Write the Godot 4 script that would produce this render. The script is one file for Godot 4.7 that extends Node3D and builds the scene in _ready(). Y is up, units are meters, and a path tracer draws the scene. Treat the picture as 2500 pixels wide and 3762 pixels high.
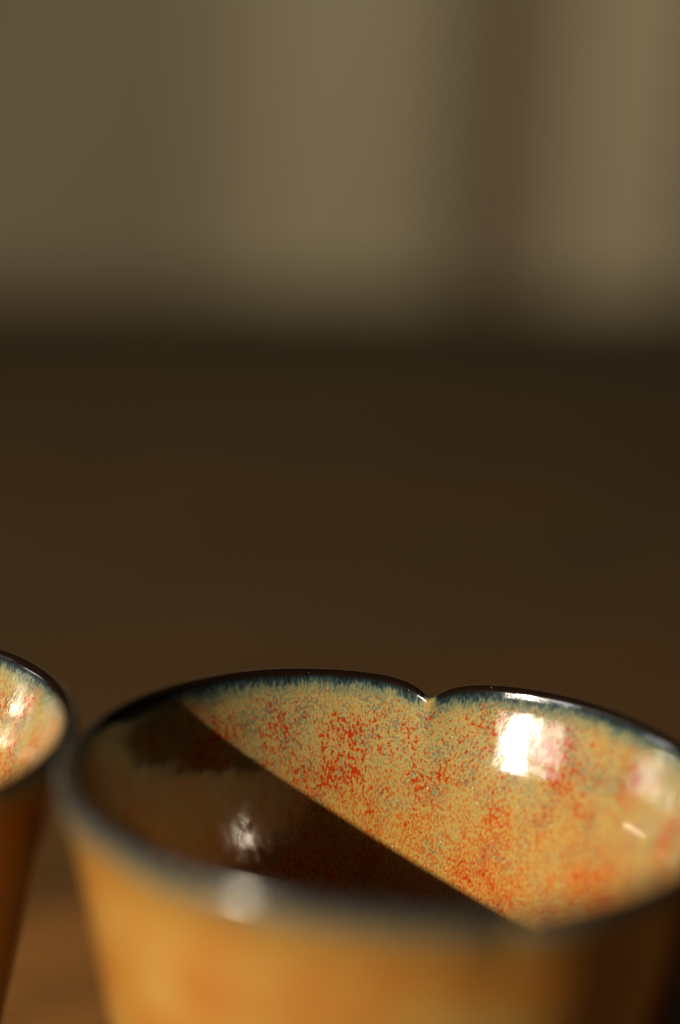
extends Node3D
# Two lobed stoneware tea cups in low window sunlight on a dark wooden table.

const MM := 0.001
const RIM_Y := 0.080          # height of the rim above the table
const NOTCHES := 5
const SEG := 800

# ---------------------------------------------------------------- profile (mm, rim top is y = 0)
var outer_pts := [Vector2(36.5, 0.0), Vector2(37.2, -0.3), Vector2(37.5, -1.1), Vector2(37.1, -3.0), Vector2(36.3, -5.2), Vector2(35.4, -8.0), Vector2(34.5, -12.0), Vector2(32.8, -20.0), Vector2(31.2, -28.0), Vector2(29.3, -38.0), Vector2(27.4, -48.0), Vector2(25.4, -58.0), Vector2(23.6, -69.0), Vector2(22.6, -74.0), Vector2(21.5, -76.8)]
var inner_pts := [Vector2(36.5, 0.0), Vector2(35.75, -0.3), Vector2(35.35, -1.1), Vector2(34.75, -3.0), Vector2(33.8, -5.4), Vector2(32.55, -8.4), Vector2(31.25, -12.0), Vector2(29.1, -20.0), Vector2(27.5, -28.0), Vector2(25.6, -38.0), Vector2(23.0, -54.0), Vector2(20.0, -66.0), Vector2(15.0, -70.6), Vector2(8.0, -72.0), Vector2(0.02, -72.5)]
var notches := []             # the five notches: bearing, depth
var lobe_lift := [0.0, 0.0, 0.0, 0.0, 0.0]
var wobble := 0.0
var oval := 0.0


func _ready() -> void:
	# ------------------------------------------------------------ camera
	var cam := Camera3D.new()
	cam.name = "camera"
	add_child(cam)
	var pitch := deg_to_rad(-14.04)
	var roll := deg_to_rad(3.3)
	cam.transform = Transform3D(Basis(Vector3.RIGHT, pitch) * Basis(Vector3.BACK, roll), Vector3(-0.00777, RIM_Y + 0.08321, 0.21467))
	var lens := CameraAttributesPhysical.new()
	lens.frustum_focal_length = 47.66
	lens.frustum_focus_distance = 0.262
	lens.frustum_near = 0.01
	lens.frustum_far = 50.0
	lens.exposure_aperture = 2.4
	cam.attributes = lens
	cam.current = true
	# ------------------------------------------------------------ air and exposure
	var we := WorldEnvironment.new()
	we.name = "world_environment"
	var env := Environment.new()
	env.background_mode = Environment.BG_COLOR
	env.background_color = Color(0.012, 0.011, 0.010)
	env.tonemap_mode = Environment.TONE_MAPPER_LINEAR
	env.tonemap_exposure = 1.0
	env.sdfgi_enabled = true
	env.ssao_enabled = true
	env.ssil_enabled = true
	we.environment = env
	add_child(we)
	# ------------------------------------------------------------ light: a hard low sunbeam, the pale window it comes through, and an added side lamp
	var az := deg_to_rad(50.0)      # left of the camera's side
	var el := deg_to_rad(23.0)
	var to_sun := Vector3(-sin(az) * cos(el), sin(el), cos(az) * cos(el))
	var aim := Vector3(0, RIM_Y, 0)
	var beam := SpotLight3D.new()
	beam.name = "sunbeam"
	beam.light_color = Color(1.0, 0.93, 0.80)
	beam.light_energy = 3.7
	beam.light_size = 0.01
	beam.spot_range = 12.0
	beam.spot_attenuation = 2.0
	beam.spot_angle = 40.0
	beam.spot_angle_attenuation = 0.3
	beam.shadow_enabled = true
	add_child(beam)
	beam.look_at_from_position(aim + to_sun * 1.2, aim, Vector3.UP)
	# the window the sunbeam comes through: a bright pane round the sun, a duller one beside it; last, an unseen narrow lamp added to veil the glaze
	for w in [[56.0, 22.0, 27.0, 8.5, 2.6], [87.0, 25.0, 34.0, 13.0, 0.3], [114.0, 8.0, 12.0, 5.0, 1.5]]:
		var wa := deg_to_rad(w[0])
		var we_ := deg_to_rad(w[1])
		var area_lamp := AreaLight3D.new()
		area_lamp.name = "window_and_added_light"
		area_lamp.area_normalize_energy = false
		area_lamp.area_size = Vector2(tan(deg_to_rad(w[2] / 2.0)), tan(deg_to_rad(w[3] / 2.0))) * 2.0 * 1.3
		area_lamp.light_color = Color(0.97, 0.95, 0.93)
		area_lamp.light_energy = w[4]
		area_lamp.area_range = 8.0
		area_lamp.shadow_enabled = true
		add_child(area_lamp, true)
		area_lamp.look_at_from_position(aim + Vector3(-sin(wa) * cos(we_), sin(we_), cos(wa) * cos(we_)) * 1.3, aim, Vector3.UP)

	build_table_and_wall()
	build_cups()


# ---------------------------------------------------------------- helpers
func srgb(r: float, g: float, b: float) -> Color:
	return Color(r / 255.0, g / 255.0, b / 255.0)


func tag(o: Node, label: String, category: String, group := "", kind := "") -> void:
	if label:
		o.set_meta("label", label)
	if category:
		o.set_meta("category", category)
	if group:
		o.set_meta("group", group)
	if kind:
		o.set_meta("kind", kind)


func put(called: String, mesh: Mesh, mat: Material, parent: Node = self) -> MeshInstance3D:
	var o := MeshInstance3D.new()
	o.name = called
	o.mesh = mesh
	if mat:
		o.material_override = mat
	o.cast_shadow = GeometryInstance3D.SHADOW_CASTING_SETTING_ON
	parent.add_child(o, true)
	return o


func noise(seed_: int, freq: float, octaves := 1, kind := FastNoiseLite.TYPE_SIMPLEX_SMOOTH) -> FastNoiseLite:
	var n := FastNoiseLite.new()
	n.seed = seed_
	n.noise_type = kind
	n.frequency = freq
	n.fractal_type = FastNoiseLite.FRACTAL_FBM if octaves > 1 else FastNoiseLite.FRACTAL_NONE
	n.fractal_octaves = octaves
	return n


func ss(a: float, b: float, x: float) -> float:
	var t := clampf((x - a) / (b - a), 0.0, 1.0)
	return t * t * (3.0 - 2.0 * t)


# A slab with rounded long edges: sx, sy, sz in metres, top at y = 0
func slab(sx: float, sy: float, sz: float, r: float) -> ArrayMesh:
	var st := SurfaceTool.new()
	st.begin(Mesh.PRIMITIVE_TRIANGLES)
	var ring := []
	var hx := sx / 2.0
	var hz := sz / 2.0
	# rounded-rectangle loops stacked: bottom, side, chamfer steps, top
	var loops := [[-sy, r], [-sy + r, 0.0], [-r, 0.0], [-r * 0.45, r * 0.16], [-r * 0.12, r * 0.5], [0.0, r]]
	var n := 0
	for l in loops:
		var ex: float = hx - l[1]
		var ez: float = hz - l[1]
		var pts := []
		for c in 4:
			var cx: float = [1, -1, -1, 1][c] * (ex - 0.01)
			var cz: float = [1, 1, -1, -1][c] * (ez - 0.01)
			for k in 5:
				var a := PI / 2.0 * (c + k / 4.0)
				pts.append(Vector3(cx + 0.01 * cos(a), l[0], cz + 0.01 * sin(a)))
		n = pts.size()
		ring.append(pts)
	for i in ring.size() - 1:
		for k in n:
			var a: Vector3 = ring[i][k]
			var b: Vector3 = ring[i][(k + 1) % n]
			var c: Vector3 = ring[i + 1][(k + 1) % n]
			var d: Vector3 = ring[i + 1][k]
			for p in [a, b, c, a, c, d]:
				st.add_vertex(p)
	for k in n:
		for p in [Vector3.ZERO, ring[-1][k], ring[-1][(k + 1) % n]]:
			st.add_vertex(p)
		for p in [Vector3(0, -sy, 0), ring[0][(k + 1) % n], ring[0][k]]:
			st.add_vertex(p)
	st.generate_normals()
	return st.commit()


# ---------------------------------------------------------------- the cup's shape
func spline(pts: Array, t: float) -> Vector2:
	var n := pts.size() - 1
	var x := clampf(t, 0.0, 1.0) * n
	var i := mini(int(x), n - 1)
	var f := x - i
	var p1: Vector2 = pts[i]
	var p2: Vector2 = pts[i + 1]
	var p0: Vector2 = pts[i - 1] if i > 0 else Vector2(73.0 - pts[1].x, pts[1].y)
	var p3: Vector2 = pts[i + 2] if i + 2 <= n else p2 * 2.0 - p1
	return p1.cubic_interpolate(p2, p0, p3, f)


# which lobe, how far along it (0..1), the angle to the nearest notch, and that notch's depth
func lobe_at(phi: float) -> Array:
	for i in NOTCHES:
		var a: float = notches[i].x
		var b: float = notches[(i + 1) % NOTCHES].x
		var wide := fposmod(b - a, TAU)
		var off := fposmod(phi - a, TAU)
		if off < wide:
			var f := off / wide
			return [i, f, minf(off, wide - off), lerpf(notches[i].y, notches[(i + 1) % NOTCHES].y, ss(0.35, 0.65, f))]
	return [0, 0.0, 0.0, 1.0]


# phi is measured from the far side of the cup clockwise seen from above
func cup_point(pt: Vector2, phi: float, at: Array) -> Vector3:
	var d := maxf(-pt.y, 0.0)
	var lobe: int = at[0]
	var deep: float = at[3]
	var arch := 1.0 - (1.0 - absf(sin(PI * at[1]))) * deep
	var s: float = at[2] * 36.5
	var e := 0.7 + 0.10 * d
	var w := 2.0 + 0.32 * d
	var notch := exp(-(sqrt(s * s + e * e) - e) / w)
	var fade_r := exp(-d / 9.0)
	var fade_y := exp(-d / 7.0)
	var lift: float = lobe_lift[lobe] * arch
	var r := pt.x - fade_r * (0.85 * (1.0 - arch) + 1.75 * notch * deep) * clampf(pt.x / 10.0, 0.0, 1.0)
	var y := pt.y - fade_y * (1.2 * (1.0 - arch) + 1.65 * notch * deep - lift)
	# slow hand-thrown unevenness
	r *= 1.0 + oval * (0.5 - cos(2.0 * phi)) + 0.003 * sin(2.0 * phi + wobble) + 0.002 * sin(3.0 * phi + 2.0 * wobble)
	return Vector3(r * sin(phi), y, -r * cos(phi)) * MM


func strip(pts: Array, t0: float, t1: float, rows: int, arc: Array, flip: bool, into: ArrayMesh) -> void:
	var pos := PackedVector3Array()
	var nor := PackedVector3Array()
	var uv := PackedVector2Array()
	var idx := PackedInt32Array()
	var here := []
	for k in SEG + 1:
		var phi := TAU * k / SEG
		here.append([lobe_at(phi), lobe_at(phi + 0.003), lobe_at(phi - 0.003)])
	for i in rows + 1:
		var t := lerpf(t0, t1, float(i) / rows)
		var p := spline(pts, t)
		var q := spline(pts, minf(t + 0.002, 1.0))
		var o := spline(pts, maxf(t - 0.002, 0.0))
		if t < 0.002:
			o = Vector2(73.0 - q.x, q.y)
		var v := arc_at(arc, t)
		for k in SEG + 1:
			var phi := TAU * k / SEG
			var a := cup_point(p, phi, here[k][0])
			var du := cup_point(p, phi + 0.003, here[k][1]) - cup_point(p, phi - 0.003, here[k][2])
			var dv := cup_point(q, phi, here[k][0]) - cup_point(o, phi, here[k][0])
			var n := du.cross(dv).normalized()
			if not flip:
				n = -n
			pos.append(a)
			nor.append(n)
			uv.append(Vector2(float(k) / SEG, v))
	for i in rows:
		for k in SEG:
			var a := i * (SEG + 1) + k
			var b := a + 1
			var c := a + SEG + 1
			var d := c + 1
			if flip:
				idx.append_array(PackedInt32Array([a, c, b, b, c, d]))
			else:
				idx.append_array(PackedInt32Array([a, b, c, b, d, c]))
	var arrays := []
	arrays.resize(Mesh.ARRAY_MAX)
	arrays[Mesh.ARRAY_VERTEX] = pos
	arrays[Mesh.ARRAY_NORMAL] = nor
	arrays[Mesh.ARRAY_TEX_UV] = uv
	arrays[Mesh.ARRAY_INDEX] = idx
	into.add_surface_from_arrays(Mesh.PRIMITIVE_TRIANGLES, arrays)


func arcs(pts: Array) -> Array:
	var out := [0.0]
	var last := spline(pts, 0.0)
	for i in range(1, 401):
		var p := spline(pts, i / 400.0)
		out.append(out[-1] + p.distance_to(last))
		last = p
	return out


const INNER_SPAN := 44.0      # mm of slope that the inner map covers, from the top of the lip
const OUTER_SPAN := 84.0
var span := 44.0

func arc_at(arc: Array, t: float) -> float:
	var x := clampf(t, 0.0, 1.0) * 400.0
	var i := mini(int(x), 399)
	return lerpf(arc[i], arc[i + 1], x - i) / span


# ---------------------------------------------------------------- glazes
# the glaze runs thin over the deep notches
func saddle_at(phi: float) -> float:
	var at := lobe_at(phi)
	return exp(-pow(at[2] * 36.5 / 0.75, 2.0)) * ss(0.2, 0.6, at[3])


func inner_glaze(seed_: int, w: int, h: int) -> StandardMaterial3D:
	var img := Image.create(w, h, false, Image.FORMAT_RGB8)
	var bump := Image.create(w, h, false, Image.FORMAT_L8)
	var rgh := Image.create(w, h, false, Image.FORMAT_L8)
	var n_a := noise(seed_ + 1, 2.5, 2)
	var n_b := noise(seed_ + 2, 2.6, 2)
	var n_red := noise(seed_ + 3, 2.0, 3)
	var n_cl := noise(seed_ + 4, 0.12, 3)
	var n_mot := noise(seed_ + 5, 0.22, 2)
	var n_streak := noise(seed_ + 7, 2.0, 3)
	var n_wave := noise(seed_ + 8, 0.32, 2)
	var ochre := srgb(137, 123, 81)
	var olive := srgb(116, 111, 79)
	var grey := srgb(87, 92, 77)
	var yellow := srgb(150, 119, 56)
	var orange := srgb(148, 77, 29)
	var red := srgb(138, 38, 9)
	var navy := srgb(23, 40, 50)
	var teal := srgb(73, 92, 85)
	var black := srgb(21, 13, 9)
	for x in w:
		var phi := TAU * (x + 0.5) / w
		var cx := sin(phi) * 34.0
		var cz := cos(phi) * 34.0
		var saddle := saddle_at(phi)
		var edge_n := n_cl.get_noise_3d(cx * 2.0, 77.0, cz * 2.0)
		for y in h:
			var s := INNER_SPAN * (y + 0.5) / h
			var a := n_a.get_noise_3d(cx, s * 0.72, cz)
			var b := n_b.get_noise_3d(cx, s * 0.62, cz)
			var m := n_mot.get_noise_3d(cx, s * 0.8, cz)
			var cl := n_cl.get_noise_3d(cx, s * 0.8, cz)
			var deep := ss(6.0, 22.0, s)
			# khaki ground, worked through with fine yellow and grey-green crystals
			var c := ochre.lerp(olive, ss(-0.22, 0.28, a + 0.25 * m))
			c = c.lerp(yellow, ss(0.12, 0.34, b - 0.25 * m + 0.16 * deep) * (0.5 + 0.35 * deep))
			var gt := 0.13 - 0.6 * m + 0.24 * deep
			c = c.lerp(grey, ss(gt, gt + 0.22, a * 0.8 + 0.2 * cl) * 0.8)
			# fine orange pepper, denser towards the bottom
			var ot := 0.28 - 0.32 * deep - 0.28 * cl
			c = c.lerp(orange, ss(ot, ot + 0.16, -b) * 0.9)
			# red flecks drawn down by the melt, gathered in a belt under the lip
			var belt := exp(-pow((s - 9.5 - 3.5 * edge_n) / 4.5, 2.0))
			var rd := n_red.get_noise_3d(cx, s * 0.55, cz) + 0.34 * a
			var rt := 0.46 - 0.24 * belt - 0.55 * cl - 0.06 * deep
			c = c.lerp(red, ss(rt, rt + 0.09, rd) * (0.95 if s > 3.0 else 0.0))
			# the dark lip breaking through blue into the ochre
			var st := n_streak.get_noise_3d(cx * 1.3, s * 0.4, cz * 1.3) * 1.25 + edge_n * 0.7
			var lip := s + st * ss(0.6, 2.4, s) + saddle * 4.2
			var k_teal := 1.0 - ss(2.2, 4.3, lip)
			var k_navy := 1.0 - ss(1.5, 2.7, lip)
			var k_black := 1.0 - ss(0.9, 1.8, lip - 0.1 * st)
			c = c.lerp(teal, k_teal * 0.6)
			c = c.lerp(navy, k_navy * 0.9)
			c = c.lerp(black, k_black)
			img.set_pixel(x, y, c)
			# orange-peel of the glaze, and the grain of the crystals in it
			var hgt := 0.5 + 0.05 * a + 0.06 * b + 0.4 * n_wave.get_noise_3d(cx, s * 0.7, cz)
			bump.set_pixel(x, y, Color(hgt, hgt, hgt))
			var ro := 0.105 + 0.03 * b
			rgh.set_pixel(x, y, Color(ro, ro, ro))
	return glaze_material(img, bump, rgh, 0.0052)


func glaze_material(img: Image, bump: Image, rgh: Image, relief: float) -> StandardMaterial3D:
	img.generate_mipmaps()
	bump.generate_mipmaps()
	rgh.generate_mipmaps()
	var m := StandardMaterial3D.new()
	m.albedo_texture = ImageTexture.create_from_image(img)
	m.roughness = 1.0
	m.roughness_texture = ImageTexture.create_from_image(rgh)
	m.metallic_specular = 0.62
	m.heightmap_enabled = true
	m.heightmap_scale = relief
	m.heightmap_texture = ImageTexture.create_from_image(bump)
	return m


func outer_glaze(seed_: int, w: int, h: int) -> StandardMaterial3D:
	var img := Image.create(w, h, false, Image.FORMAT_RGB8)
	var bump := Image.create(w, h, false, Image.FORMAT_L8)
	var rgh := Image.create(w, h, false, Image.FORMAT_L8)
	var n_a := noise(seed_ + 11, 0.09, 3)
	var n_b := noise(seed_ + 12, 0.55, 2)
	var n_c := noise(seed_ + 13, 1.0)
	var gold := srgb(144, 106, 48)
	var amber := srgb(142, 88, 36)
	var pale := srgb(148, 117, 64)
	var olive := srgb(106, 92, 50)
	var blue := srgb(59, 71, 77)
	var black := srgb(38, 37, 38)
	for x in w:
		var phi := TAU * (x + 0.5) / w
		var cx := sin(phi) * 34.0
		var cz := cos(phi) * 34.0
		var saddle := saddle_at(phi)
		for y in h:
			var s := OUTER_SPAN * (y + 0.5) / h
			var a := n_a.get_noise_3d(cx, s, cz)
			var b := n_b.get_noise_3d(cx, s * 0.6, cz)
			var c2 := n_c.get_noise_3d(cx, s * 0.7, cz)
			var c := gold.lerp(amber, 0.75 * ss(-0.1, 0.5, a + 0.2 * b))
			c = c.lerp(pale, ss(0.05, 0.4, -a + 0.3 * b) * ss(6.0, 16.0, s))
			c = c.lerp(amber, ss(0.3, 0.5, c2) * 0.3)
			var lip := s + b * 1.2 * ss(0.6, 2.4, s) + saddle * 3.0
			c = c.lerp(olive, (1.0 - ss(2.8, 6.2, lip)) * 0.8)
			c = c.lerp(blue, 1.0 - ss(1.6, 3.4, lip))
			c = c.lerp(black, 1.0 - ss(0.6, 1.9, lip))
			img.set_pixel(x, y, c)
			var hgt := 0.5 + 0.2 * b + 0.15 * c2 + 0.15 * a
			bump.set_pixel(x, y, Color(hgt, hgt, hgt))
			var ro := 0.2 + 0.06 * b
			rgh.set_pixel(x, y, Color(ro, ro, ro))
	return glaze_material(img, bump, rgh, 0.0015)


func build_cup(label: String, at: Vector3, at_notches: Array, seed_: int) -> Node3D:
	notches = []
	for n in at_notches:
		notches.append(Vector2(deg_to_rad(n[0]), n[1]))
	wobble = float(seed_)
	oval = 0.009 if seed_ == 21 else 0.0
	var rng := RandomNumberGenerator.new()
	rng.seed = seed_
	for i in NOTCHES:
		lobe_lift[i] = rng.randf_range(-0.15, 0.15)
	var cup := Node3D.new()
	cup.name = "tea_cup"
	add_child(cup, true)
	cup.position = at
	tag(cup, label, "cup", "lobed tea cups on the table")
	var gi := inner_glaze(seed_, 2048, 400)
	var go := outer_glaze(seed_, 768, 256)
	var ai := arcs(inner_pts)
	var ao := arcs(outer_pts)
	# how far the lip part runs down either side, in spline parameter
	var ti := 3.0 / (inner_pts.size() - 1)
	var to := 3.0 / (outer_pts.size() - 1)
	var rim := ArrayMesh.new()
	span = INNER_SPAN
	strip(inner_pts, 0.0, ti, 18, ai, false, rim)
	var bowl := ArrayMesh.new()
	strip(inner_pts, ti, 1.0, 70, ai, false, bowl)
	span = OUTER_SPAN
	strip(outer_pts, 0.0, to, 18, ao, true, rim)
	var wall := ArrayMesh.new()
	strip(outer_pts, to, 1.0, 60, ao, true, wall)
	rim.surface_set_material(0, gi)
	rim.surface_set_material(1, go)
	for pair in [["outer_wall", wall, go], ["inner_wall", bowl, gi], ["rim", rim, null]]:
		var o := put(pair[0], pair[1], pair[2], cup)
		o.position.y = RIM_Y
	# sun glints off dust, put in as tiny white balls
	var glints := SurfaceTool.new()
	glints.begin(Mesh.PRIMITIVE_TRIANGLES)
	var ball := SphereMesh.new()
	ball.radius = 0.0001
	ball.height = 0.0002
	ball.radial_segments = 8
	ball.rings = 4
	for i in 50:
		var phi := rng.randfn(0.52, 0.28)
		var dep := rng.randf_range(5.0, 24.0)
		if i >= 42:
			phi = rng.randf_range(-1.1, 1.2)
			dep = rng.randf_range(0.0, 1.2)
		var t := 0.0
		while t < 1.0 and spline(inner_pts, t).y > -dep:
			t += 0.002
		var p := cup_point(spline(inner_pts, t), phi, lobe_at(phi))
		glints.append_from(ball, 0, Transform3D(Basis().scaled(Vector3.ONE * rng.randf_range(0.3, 0.75) * (0.6 if i >= 42 else 1.0)), p))
	var spark := StandardMaterial3D.new()
	spark.albedo_color = Color(0.93, 0.92, 0.9)
	spark.roughness = 0.1
	var bo := put("dust_glints", glints.commit(), spark, cup)
	bo.position.y = RIM_Y
	bo.set_meta("kind", "stuff")
	# foot ring
	var st := SurfaceTool.new()
	st.begin(Mesh.PRIMITIVE_TRIANGLES)
	st.set_smooth_group(0)
	var fp := [Vector2(18.0, 4.2), Vector2(18.4, 0.4), Vector2(18.8, 0.0), Vector2(21.0, 0.0), Vector2(21.4, 0.5), Vector2(21.9, 4.0)]
	for i in fp.size() - 1:
		for k in 96:
			var q := []
			for c in [[i, k], [i, k + 1], [i + 1, k + 1], [i + 1, k]]:
				var f: float = TAU * c[1] / 96.0
				q.append(Vector3(sin(f) * fp[c[0]].x, fp[c[0]].y, -cos(f) * fp[c[0]].x) * MM)
			for p in [q[0], q[2], q[1], q[0], q[3], q[2]]:
				st.add_vertex(p)
	st.generate_normals()
	var clay := StandardMaterial3D.new()
	clay.albedo_color = srgb(96, 66, 44)
	clay.roughness = 0.85
	put("foot_ring", st.commit(), clay, cup)
	return cup


func build_cups() -> void:
	build_cup("amber lobed tea cup with speckled inside, whole mouth in view", Vector3(0.0002, 0, 0), [[8.5, 1.0], [84.0, 0.05], [162.0, 0.48], [222.0, 0.1], [286.0, 0.1]], 21)
	var second := build_cup("cup of the same kind cut off by the frame, left of the whole cup", Vector3(-0.0742, 0, -0.0115), [[13.0, 1.0], [86.0, 0.0], [158.0, 0.7], [230.0, 0.7], [302.0, 0.8]], 58)
	second.scale = Vector3.ONE * 0.985      # thrown a touch smaller


# ---------------------------------------------------------------- table and wall
func build_table_and_wall() -> void:
	var img := Image.create(512, 512, false, Image.FORMAT_RGB8)
	var g1 := noise(5, 0.02, 3)
	var g2 := noise(6, 0.3, 2)
	for y in 512:
		for x in 512:
			var v := 0.82 + 0.15 * g1.get_noise_2d(x * 0.25, y * 3.0) + 0.16 * g2.get_noise_2d(x * 0.06, y * 1.0)
			img.set_pixel(x, y, Color(v, v, v))
	img.generate_mipmaps()
	var grain := ImageTexture.create_from_image(img)
	var table := Node3D.new()
	table.name = "table"
	add_child(table)
	table.rotation.y = deg_to_rad(23.0)
	table.position = Vector3(0, 0, -0.95)
	tag(table, "dark brown wooden table of wide boards the cups stand on", "table")
	# boards from the far edge towards the camera; stronger light near the cups is put into their colours
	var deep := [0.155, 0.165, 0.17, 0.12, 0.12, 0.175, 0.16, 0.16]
	var lit_tones := [srgb(63, 50, 33), srgb(73, 58, 36), srgb(77, 57, 35), srgb(77, 58, 36), srgb(86, 61, 33), srgb(132, 90, 45), srgb(115, 82, 44), srgb(96, 67, 36)]
	var z := 0.0
	for i in deep.size():
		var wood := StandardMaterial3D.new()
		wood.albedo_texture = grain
		wood.albedo_color = lit_tones[i]
		wood.uv1_triplanar = true
		wood.uv1_scale = Vector3(2.2, 2.2, 2.2)
		wood.uv1_offset = Vector3(0.37 * i, 0, 0.21 * i)
		wood.roughness = 0.6
		wood.metallic_specular = 0.3
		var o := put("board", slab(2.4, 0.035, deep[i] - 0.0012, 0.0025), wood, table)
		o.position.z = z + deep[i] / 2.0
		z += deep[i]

	var plaster := StandardMaterial3D.new()
	plaster.roughness = 0.9
	var wall := Node3D.new()
	wall.name = "wall"
	add_child(wall)
	wall.position = Vector3(0, -0.4, -1.35)
	wall.rotation.y = deg_to_rad(9.0)
	tag(wall, "olive grey panelled wall behind the table, far out of focus", "wall")
	var px := 0.000334
	for p in [["panel", -1600.0, -420.0, srgb(103, 94, 78), 0.0], ["panel", -420.0, -270.0, srgb(118, 110, 91), 0.002], ["panel", -270.0, 130.0, srgb(134, 127, 106), 0.004], ["panel", 130.0, 205.0, srgb(120, 110, 90), 0.003], ["post", 205.0, 375.0, srgb(100, 87, 70), -0.012], ["panel", 375.0, 450.0, srgb(124, 114, 94), 0.003], ["panel", 450.0, 745.0, srgb(150, 140, 118), 0.004], ["panel", 745.0, 1900.0, srgb(110, 101, 84), 0.0]]:  # soft shade at left is put into panel colours; mid-tone strips soften steps
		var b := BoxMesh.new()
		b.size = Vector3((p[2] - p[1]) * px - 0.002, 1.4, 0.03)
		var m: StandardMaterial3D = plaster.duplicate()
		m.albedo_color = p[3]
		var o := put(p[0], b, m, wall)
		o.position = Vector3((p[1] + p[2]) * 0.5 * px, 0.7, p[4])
	var base_strip := BoxMesh.new()
	base_strip.size = Vector3(1.1, 0.35, 0.02)
	var sm: StandardMaterial3D = plaster.duplicate()
	sm.albedo_color = srgb(82, 69, 52)
	var so := put("added_base_strip", base_strip, sm, wall)  # added strip; its middle tone widens the soft change from wall to table
	so.position = Vector3(0.05, 0.353 - 0.175, 0.032)
